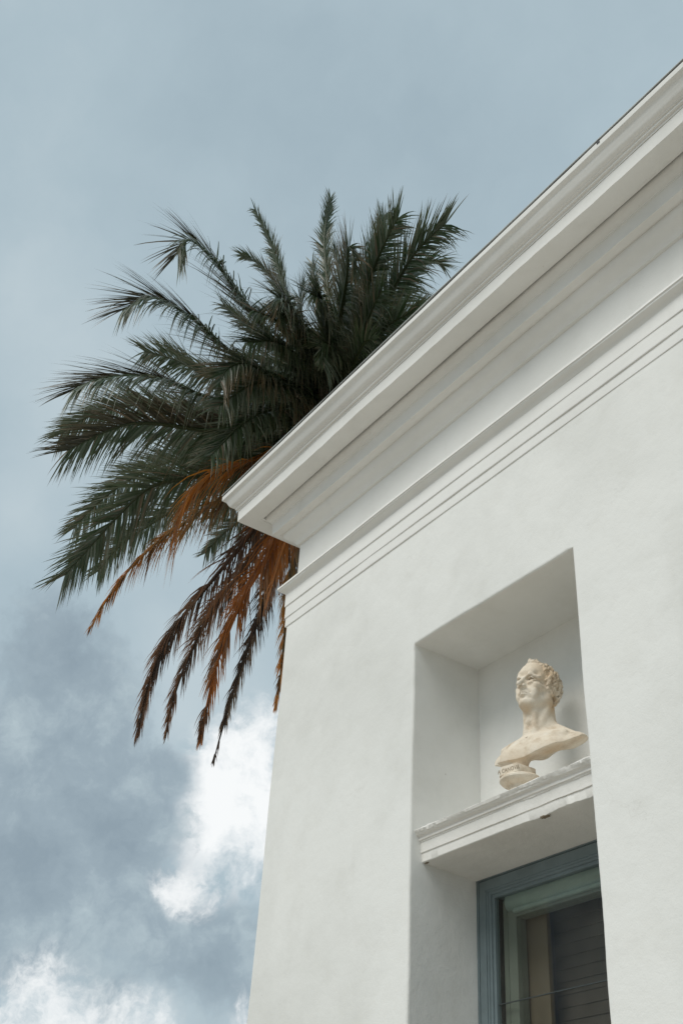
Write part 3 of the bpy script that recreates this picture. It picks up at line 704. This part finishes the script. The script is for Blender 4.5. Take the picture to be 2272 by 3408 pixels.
# ------------------------------------------------------------------ plaster bust on the ledge
def sculpt_bust():
    """signed-distance sculpture; life-size metres, chin at z=0, face towards -y, x to the sitter's left"""
    h = .0019; lo = np.array((-.235, -.150, -.270), np.float32); hi = np.array((.235, .160, .275), np.float32)
    TF = [None]; PIV = np.array((0, .02, -.02))
    nx, ny, nz = (int((b-a)/h)+1 for a, b in zip(lo, hi))
    gx = (lo[0]+h*np.arange(nx)).astype(np.float32)[:, None, None]; gy = (lo[1]+h*np.arange(ny)).astype(np.float32)[None, :, None]; gz = (lo[2]+h*np.arange(nz)).astype(np.float32)[None, None, :]
    D = np.full((nx, ny, nz), .3, np.float32)
    def sl(c, r):
        i0 = [max(0, int((c[i]-r[i]-lo[i])/h)) for i in range(3)]; i1 = [min(n_, int((c[i]+r[i]-lo[i])/h)+2) for i, n_ in enumerate((nx, ny, nz))]
        s = tuple(slice(a, max(a, b)) for a, b in zip(i0, i1)); return s, gx[s[0]], gy[:, s[1]], gz[:, :, s[2]]
    def ell(c, r, rot, X, Y, Z):
        x, y, z = X-c[0], Y-c[1], Z-c[2]
        if rot is not None:
            Mx = rot
            x, y, z = (Mx[0][0]*x+Mx[1][0]*y+Mx[2][0]*z, Mx[0][1]*x+Mx[1][1]*y+Mx[2][1]*z, Mx[0][2]*x+Mx[1][2]*y+Mx[2][2]*z)
        k0 = np.sqrt((x/r[0])**2+(y/r[1])**2+(z/r[2])**2); k1 = np.sqrt((x/r[0]**2)**2+(y/r[1]**2)**2+(z/r[2]**2)**2)+1e-9
        return k0*(k0-1)/k1
    def cap(a, b, ra, rb, X, Y, Z):
        ab = [b[i]-a[i] for i in range(3)]; L2 = sum(v*v for v in ab)+1e-12
        t = np.clip(((X-a[0])*ab[0]+(Y-a[1])*ab[1]+(Z-a[2])*ab[2])/L2, 0, 1)
        return np.sqrt((X-a[0]-ab[0]*t)**2+(Y-a[1]-ab[1]*t)**2+(Z-a[2]-ab[2]*t)**2)-(ra+(rb-ra)*t)
    def comb(s, d, k, sub):
        o = D[s]
        if sub: d = -d; hh = np.clip(.5-.5*(o-d)/k, 0, 1); D[s] = o+(d-o)*hh+k*hh*(1-hh)
        else: hh = np.clip(.5+.5*(o-d)/k, 0, 1); D[s] = o+(d-o)*hh-k*hh*(1-hh)
    def E(c, r, k=.01, sub=False, rot=None):
        if TF[0] is not None:
            c = tuple(PIV+np.array(TF[0]) @ (np.array(c)-PIV)); rot = TF[0] if rot is None else TF[0] @ rot
        m = max(r)+3*k+.01; rr = [m]*3 if rot is not None else [q+3*k+.01 for q in r]
        s, X, Y, Z = sl(c, rr); comb(s, ell(c, r, rot, X, Y, Z), k, sub)
    def Cp(a, b, ra, rb=None, k=.01, sub=False):
        if TF[0] is not None: a, b = (tuple(PIV+np.array(TF[0]) @ (np.array(q)-PIV)) for q in (a, b))
        rb = ra if rb is None else rb; c = [(a[i]+b[i])/2 for i in range(3)]; r = [abs(a[i]-b[i])/2+max(ra, rb)+3*k+.01 for i in range(3)]
        s, X, Y, Z = sl(c, r); comb(s, cap(a, b, ra, rb, X, Y, Z), k, sub)
    def both(fn):
        for sgn in (-1, 1): fn(sgn)
    # --- chest shell
    E((0, .012, -.185), (.20, .085, .105), .01)
    E((0, -.030, -.205), (.15, .065, .085), .03)
    def torso(s):
        Cp((s*.035, .050, -.060), (s*.165, .045, -.150), .038, .036, .03)          # trapezius to shoulder
        E((s*.180, .035, -.178), (.050, .055, .050), .03)                          # shoulder cap
        E((s*.075, -.062, -.205), (.075, .032, .050), .025)                        # pectoral
        Cp((s*.018, -.062, -.138), (s*.150, -.020, -.128), .011, .012, .018)       # collar bone
    both(torso)
    # front-view cut: curved lower edge, open back
    s = (slice(None),)*3
    cut = (-.208+.032*(np.abs(gx)/.2)**1.4+.05*gx+.25*np.clip(gy+.04, -.05, .2))-gz
    D[...] = np.maximum(D, cut/1.3); D[...] = np.maximum(D, (np.abs(gx)-.205-.2*(gz+.17))/1.05)
    E((0, .105, -.225), (.190, .110, .085), .012, True)                            # hollowed back
    # stem down to the socle
    Cp((-.042, -.050, -.190), (-.042, -.060, -.262), .036, .026, .02)
    # --- neck
    Cp((0, .030, .045), (0, .020, -.125), .056, .064, .025)
    Cp((0, .065, .060), (0, .060, -.090), .045, .055, .025)
    def neck(s):
        Cp((s*.060, .030, .050), (s*.016, -.046, -.128), .014, .011, .012)         # sternomastoid
        Cp((s*.022, -.036, -.010), (s*.020, -.040, -.090), .012, .010, .018)
    both(neck)
    E((0, -.038, -.042), (.013, .013, .016), .012)                                 # larynx
    E((0, -.052, -.134), (.012, .014, .012), .012, True)                           # pit of the throat
    # --- skull, face (the head is tipped back a little)
    TF[0] = Matrix.Rotation(R(-8), 3, 'X')
    E((0, .018, .152), (.075, .096, .084), .02)
    E((0, -.028, .168), (.064, .058, .058), .02)
    E((0, -.028, .085), (.056, .058, .085), .02)
    def jaw(s):
        Cp((s*.052, .000, .055), (s*.020, -.068, .016), .017, .016, .022)
        Cp((s*.054, .002, .055), (s*.060, .005, .105), .016, .016, .02)
        E((s*.043, -.056, .092), (.022, .024, .016), .018)                         # cheek bone
        Cp((s*.050, -.050, .090), (s*.068, -.005, .100), .009, .008, .014)
        E((s*.040, -.066, .060), (.016, .014, .024), .018)
    both(jaw)
    E((0, -.080, .014), (.021, .019, .017), .014)                                  # chin
    Cp((0, -.055, .006), (0, -.010, -.010), .024, .030, .02)                       # under the chin
    E((0, -.072, .056), (.031, .026, .027), .018)                                  # muzzle
    def brow(s):
        Cp((s*.012, -.0875, .130), (s*.030, -.0865, .1375), .0080, .0085, .007)
        Cp((s*.030, -.0865, .1375), (s*.055, -.064, .130), .0085, .0075, .007)
        Cp((s*.056, -.055, .130), (s*.058, -.030, .165), .006, .006, .014)
        E((s*.024, -.074, .160), (.022, .014, .014), .016)
    both(brow)
    def socket(s): E((s*.031, -.099, .1175), (.0225, .0325, .0150), .003, True)
    both(socket)
    def eye(s):
        E((s*.031, -.0655, .1150), (.0145, .0140, .0125), .0015)
        # lids
        Cp((s*.0165, -.0775, .1150), (s*.025, -.0845, .1245), .0028, .0036, .002); Cp((s*.025, -.0845, .1245), (s*.037, -.0830, .1252), .0036, .0036, .002); Cp((s*.037, -.0830, .1252), (s*.0480, -.0705, .1160), .0036, .0028, .002)
        Cp((s*.0165, -.0775, .1135), (s*.028, -.0825, .1075), .0018, .0024, .002); Cp((s*.028, -.0825, .1075), (s*.047, -.0715, .1140), .0024, .0018, .002)
        Cp((s*.019, -.0800, .1195), (s*.031, -.0830, .1205), .0028, .0042, .001, True); Cp((s*.031, -.0835, .1215), (s*.044, -.0745, .1170), .0042, .0028, .001, True)
        E((s*.030, -.081, .100), (.014, .008, .006), .008)
    both(eye)
    # nose
    Cp((0, -.088, .130), (0, -.106, .100), .0075, .0088, .008); Cp((0, -.107, .100), (0, -.1225, .0825), .0088, .0102, .005)
    Cp((0, -.084, .105), (0, -.090, .078), .013, .015, .010)
    def nose(s):
        E((s*.0130, -.1020, .0790), (.0075, .0110, .0080), .003)
        E((s*.0070, -.1080, .0730), (.0042, .0062, .0050), .0015, True)
        Cp((s*.0195, -.098, .082), (s*.032, -.083, .054), .0034, .0036, .004, True)    # smile line
    both(nose)
    Cp((0, -.101, .070), (0, -.099, .060), .0026, .0034, .004, True)
    # mouth
    def lips(s):
        Cp((s*.003, -.0975, .0545), (s*.021, -.0865, .0505), .0056, .0026, .004)
        Cp((s*.000, -.0955, .0440), (s*.018, -.0865, .0475), .0062, .0028, .004)
        Cp((0, -.1035, .0495), (s*.012, -.0975, .0500), .0020, .0020, .001, True); Cp((s*.012, -.0975, .0500), (s*.0245, -.0840, .0478), .0020, .0020, .001, True)
    both(lips)
    Cp((-.013, -.0935, .0330), (.013, -.0935, .0330), .0052, .0052, .006, True)
    # ears
    def ear(s):
        rot = Matrix.Rotation(s*R(-22), 3, 'Z') @ Matrix.Rotation(R(-12), 3, 'X')
        E((s*.074, .014, .103), (.0085, .0195, .0325), .004, False, rot)
        E((s*.0835, .009, .103), (.0075, .0115, .0180), .003, True, rot)
        Cp((s*.080, .002, .095), (s*.079, .010, .082), .0035, .0050, .003)
        Cp((s*.083, .010, .092), (s*.084, .018, .118), .0022, .0022, .002)
    both(ear)
    E((.071, .034, .066), (.008, .012, .0055), .0015, True)                         # broken pit under the ear
    # --- hair: swept locks over the skull
    rnd = random.Random(12)
    E((0, .027, .158), (.0820, .0985, .0865), .006)
    def lock(p, d, ln, r):
        q = [p[i]+d[i]*ln*.5 for i in range(3)]; e = [p[i]+d[i]*ln for i in range(3)]
        nrm = np.array([q[0]/.078**2, (q[1]-.022)/.098**2, (q[2]-.155)/.086**2]); nrm /= np.linalg.norm(nrm)+1e-9
        q = [q[i]+nrm[i]*.003 for i in range(3)]; e = [e[i]-nrm[i]*.002 for i in range(3)]
        Cp(p, q, r*.8, r, .0014); Cp(q, e, r, r*.45, .0014)
    cnt = 0
    for i in range(900):
        th = rnd.uniform(0, 2*math.pi); cz = rnd.uniform(-.55, 1.0); sr = math.sqrt(1-cz*cz)
        n = (sr*math.cos(th), sr*math.sin(th), cz); p = [n[0]*.0810, .023+n[1]*.100, .155+n[2]*.0875]
        # hairline: high forehead with receding temples, sideburns before the ears
        yl = -.030 if p[2] > .215 else (-.018 if p[2] > .165 else -.010)
        if p[1] < yl-.006*rnd.random(): continue
        if p[2] < .140 and p[1] < .030 and not (abs(p[0]) > .066 and p[1] < -.006 and p[2] > .105): continue
        if p[2] < .10 and p[1] < .05: continue
        tg = np.array([-n[1]*.2*np.sign(n[0]), -.4, -.9]) + np.array([rnd.uniform(-.7, .7) for _ in range(3)])
        tg -= np.dot(tg, n)*np.array(n); tg /= np.linalg.norm(tg)+1e-9
        lock(p, tg, rnd.uniform(.026, .046), rnd.uniform(.0046, .0078)); cnt += 1
        if cnt > 250: break
    for i in range(26):                                                             # curls on the nape
        x = rnd.uniform(-.055, .055); zz_ = rnd.uniform(.048, .105); p = (x, .072+.16*(zz_-.03)-abs(x)*.45+rnd.uniform(-.010, .006), zz_); lock(p, (rnd.uniform(-.5, .5), .15, -.85), .02, rnd.uniform(.008, .012))
    for s_ in (-1, 1):
        for i in range(5): lock((s_*(.056+rnd.uniform(-.006, .006)), .048+rnd.uniform(-.014, .012), .048+.010*i), (s_*.2, rnd.uniform(-.5, .5), -.8), .016, rnd.uniform(.006, .008))
    for i in range(17):                                                             # brushed-up forelock
        x = -.030+.062*i/16+rnd.uniform(-.003, .003); y = -.048+abs(x)*.35; z = .222-abs(x)*.25
        lock((x, y+.006, z), (rnd.uniform(-.4, .5), -.55, .55+rnd.uniform(-.2, .3)), rnd.uniform(.020, .034), rnd.uniform(.0060, .0092))
    for s_ in (-1, 1):
        for i in range(14):                                                         # temple locks and sideburns
            t = i/13; p = (s_*(.060+.012*t), -.026+.018*t+rnd.uniform(-.004, .004), .205-.100*t); lock(p, (s_*.1, -.55, -.7), rnd.uniform(.014, .024), rnd.uniform(.0045, .0062))
    # --- polygonise (surface nets)
    S = D < 0
    c = np.zeros((nx-1, ny-1, nz-1), np.int8)
    for a in (0, 1):
        for b in (0, 1):
            for e in (0, 1): c += S[a:nx-1+a, b:ny-1+b, e:nz-1+e]
    ii = np.argwhere((c > 0) & (c < 8)); idx = np.full(c.shape, -1, np.int32); idx[tuple(ii.T)] = np.arange(len(ii))
    corner = [(a, b, e) for a in (0, 1) for b in (0, 1) for e in (0, 1)]
    vals = [D[ii[:, 0]+a, ii[:, 1]+b, ii[:, 2]+e] for a, b, e in corner]; acc = np.zeros((len(ii), 3)); ct = np.zeros(len(ii))
    for p in range(8):
        for q in range(p+1, 8):
            if sum(abs(corner[p][k]-corner[q][k]) for k in range(3)) != 1: continue
            va, vb = vals[p], vals[q]; m = (va < 0) != (vb < 0); t = np.where(m, va/np.where(m, va-vb, 1), 0)
            for k in range(3): acc[:, k] += np.where(m, corner[p][k]+(corner[q][k]-corner[p][k])*t, 0)
            ct += m
    V = (ii+acc/ct[:, None])*h+lo
    Q = []
    for axis in range(3):
        sa = [slice(1, -1)]*3; sb = [slice(1, -1)]*3; sa[axis] = slice(0, -1); sb[axis] = slice(1, None)
        A = S[tuple(sa)]; B = S[tuple(sb)]; ed = np.argwhere(A != B); flip = A[tuple(ed.T)]
        off = np.array([1, 1, 1]); off[axis] = 0; ed = ed+off
        u, w = [k for k in range(3) if k != axis]
        def cell(du, dw):
            e = ed.copy(); e[:, u] -= du; e[:, w] -= dw; return idx[tuple(e.T)]
        a, b, c2, d = cell(0, 0), cell(1, 0), cell(1, 1), cell(0, 1); q = np.stack([a, b, c2, d], 1)
        fl = flip if axis != 1 else ~flip
        q[~fl] = q[~fl][:, ::-1]; Q.append(q)
    Q = np.concatenate(Q); Q = Q[(Q >= 0).all(1)]
    return V, Q
BS = 1.08
BUST_AT = Vector((-3.335, 3.115, ZC+1.834)); BUST_YAW = R(11)
def bust():
    m, N, L, P = new_mat('aged_plaster')
    tc = N.new('ShaderNodeTexCoord').outputs['Object']
    n1 = noise_node(N, L, tc, 14, 5, .65); n2 = noise_node(N, L, tc, 110, 4, .6); n3 = noise_node(N, L, tc, 45, 5, .7)
    r1 = ramp_node(N, [(.30, (.55, .44, .32)), (.48, (.74, .65, .53)), (.75, (.82, .76, .66))]); L.new(n1.outputs[0], r1.inputs[0])
    r3 = ramp_node(N, [(.62, (1, 1, 1)), (.74, (.72, .66, .58))]); L.new(n3.outputs[0], r3.inputs[0])
    c = mixc(N, L, .7, r1.outputs[0], r3.outputs[0], 'MULTIPLY')
    # yellow-ochre patches at the nape and ear, under the jaw, the cut of the left shoulder and the socle
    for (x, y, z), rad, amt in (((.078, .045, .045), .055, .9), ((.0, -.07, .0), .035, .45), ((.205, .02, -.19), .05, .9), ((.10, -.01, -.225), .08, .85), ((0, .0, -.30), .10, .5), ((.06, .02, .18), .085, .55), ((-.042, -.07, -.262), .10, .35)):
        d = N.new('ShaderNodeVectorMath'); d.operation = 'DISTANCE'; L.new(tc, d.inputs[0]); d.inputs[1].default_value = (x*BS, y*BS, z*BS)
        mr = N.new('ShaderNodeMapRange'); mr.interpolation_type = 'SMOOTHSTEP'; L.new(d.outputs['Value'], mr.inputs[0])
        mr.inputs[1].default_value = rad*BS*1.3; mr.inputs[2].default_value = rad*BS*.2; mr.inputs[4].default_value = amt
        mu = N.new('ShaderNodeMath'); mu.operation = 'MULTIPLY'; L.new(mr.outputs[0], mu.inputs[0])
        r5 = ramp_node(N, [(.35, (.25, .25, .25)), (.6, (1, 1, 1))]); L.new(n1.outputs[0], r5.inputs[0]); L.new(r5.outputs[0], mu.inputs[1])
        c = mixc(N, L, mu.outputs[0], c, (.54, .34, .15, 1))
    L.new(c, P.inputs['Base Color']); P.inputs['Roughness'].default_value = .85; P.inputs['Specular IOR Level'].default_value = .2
    b = bump(N, L, n3.outputs[0], .0045, .8); L.new(bump(N, L, n2.outputs[0], .0020, .9, b), P.inputs['Normal'])
    b_ = thing('bust', 'aged cream plaster portrait bust of a man standing on the niche ledge', 'bust', BUST_AT)
    b_.rotation_euler = (0, 0, BUST_YAW)
    ZCH = .370                                       # chin height above the ledge
    V, Q = sculpt_bust()
    lean = np.clip((V[:, 2]+.035)/.06, 0, 1); V[:, 0] *= 1-.07*lean; V[:, 2] += .018*np.clip(V[:, 2], 0, 1)*lean   # long, lean face
    V = V*BS
    me = bpy.data.meshes.new('figure'); me.from_pydata(V.tolist(), [], Q.tolist()); me.update(); me.materials.append(m)
    me.polygons.foreach_set('use_smooth', [True]*len(me.polygons))
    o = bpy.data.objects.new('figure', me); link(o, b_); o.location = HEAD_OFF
    # socle: turned foot and disc under a squared name block
    prof = [(0, 0), (.062, 0), (.062, .012), (.055, .020), (.047, .034), (.050, .044), (.066, .052), (.084, .058), (.091, .066), (.091, .074), (.085, .081), (.070, .086), (.0, .086)]
    n = 40; Vs = []; Fs = []
    for i, (r_, z) in enumerate(prof):
        for k in range(n): a = 2*math.pi*k/n; Vs.append((r_*math.cos(a), r_*math.sin(a), z))
        if i:
            for k in range(n): j = (k+1) % n; Fs.append(((i-1)*n+k, (i-1)*n+j, i*n+j, i*n+k))
    me = bpy.data.meshes.new('socle'); me.from_pydata(Vs, [], Fs); me.update(); bm = bmesh.new(); bm.from_mesh(me)
    bmesh.ops.remove_doubles(bm, verts=bm.verts, dist=1e-5); bmesh.ops.recalc_face_normals(bm, faces=bm.faces); bm.to_mesh(me); bm.free()
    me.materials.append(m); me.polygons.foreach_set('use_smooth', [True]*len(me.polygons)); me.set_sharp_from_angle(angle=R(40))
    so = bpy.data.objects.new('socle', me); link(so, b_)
    # name block with chamfered corners and a broken, uneven top
    pl = [(-.078, .02), (-.075, -.045), (-.062, -.068), (-.048, -.075), (.036, -.075), (.044, -.068), (.056, .0), (.056, .04), (-.07, .04)]
    rnd = random.Random(3); Vs = [(x, y, .082) for x, y in pl]+[(x*.97, y*.97, .124+rnd.uniform(-.006, .008)) for x, y in pl]; k = len(pl)
    Fs = [(i, (i+1) % k, k+(i+1) % k, k+i) for i in range(k)]+[tuple(range(k, 2*k)), tuple(reversed(range(k)))]
    nb = bpy.data.meshes.new('name_block'); nb.from_pydata(Vs, [], Fs); nb.update(); bm = bmesh.new(); bm.from_mesh(nb)
    bmesh.ops.bevel(bm, geom=list(bm.edges), offset=.003, segments=2, affect='EDGES'); bmesh.ops.recalc_face_normals(bm, faces=bm.faces); bm.to_mesh(nb); bm.free(); nb.materials.append(m)
    nb.polygons.foreach_set('use_smooth', [True]*len(nb.polygons)); nb.set_sharp_from_angle(angle=R(35))
    no = bpy.data.objects.new('name_block', nb); link(no, so)
    cu = bpy.data.curves.new('inscription', 'FONT'); cu.body = 'A CANOVA'; cu.size = .027; cu.extrude = .0006; cu.align_x = 'CENTER'; cu.space_character = 1.08
    tmp = bpy.data.objects.new('inscription', cu); COL.objects.link(tmp); dg = bpy.context.evaluated_depsgraph_get()
    tm = bpy.data.meshes.new_from_object(tmp.evaluated_get(dg)); bpy.data.objects.remove(tmp)
    for v in tm.vertices: v.co.x *= .78
    tm.materials.clear(); tm.materials.append(paint_mat('incised_letters', (.33, .265, .19), .9, 3)); tm.name = 'inscription'
    to = bpy.data.objects.new('inscription', tm); link(to, so); to.location = (-.008, -.0745, .0935); to.rotation_euler = (R(88.5), 0, 0)
HEAD_OFF = (.0456, .0675, .397)
bust()
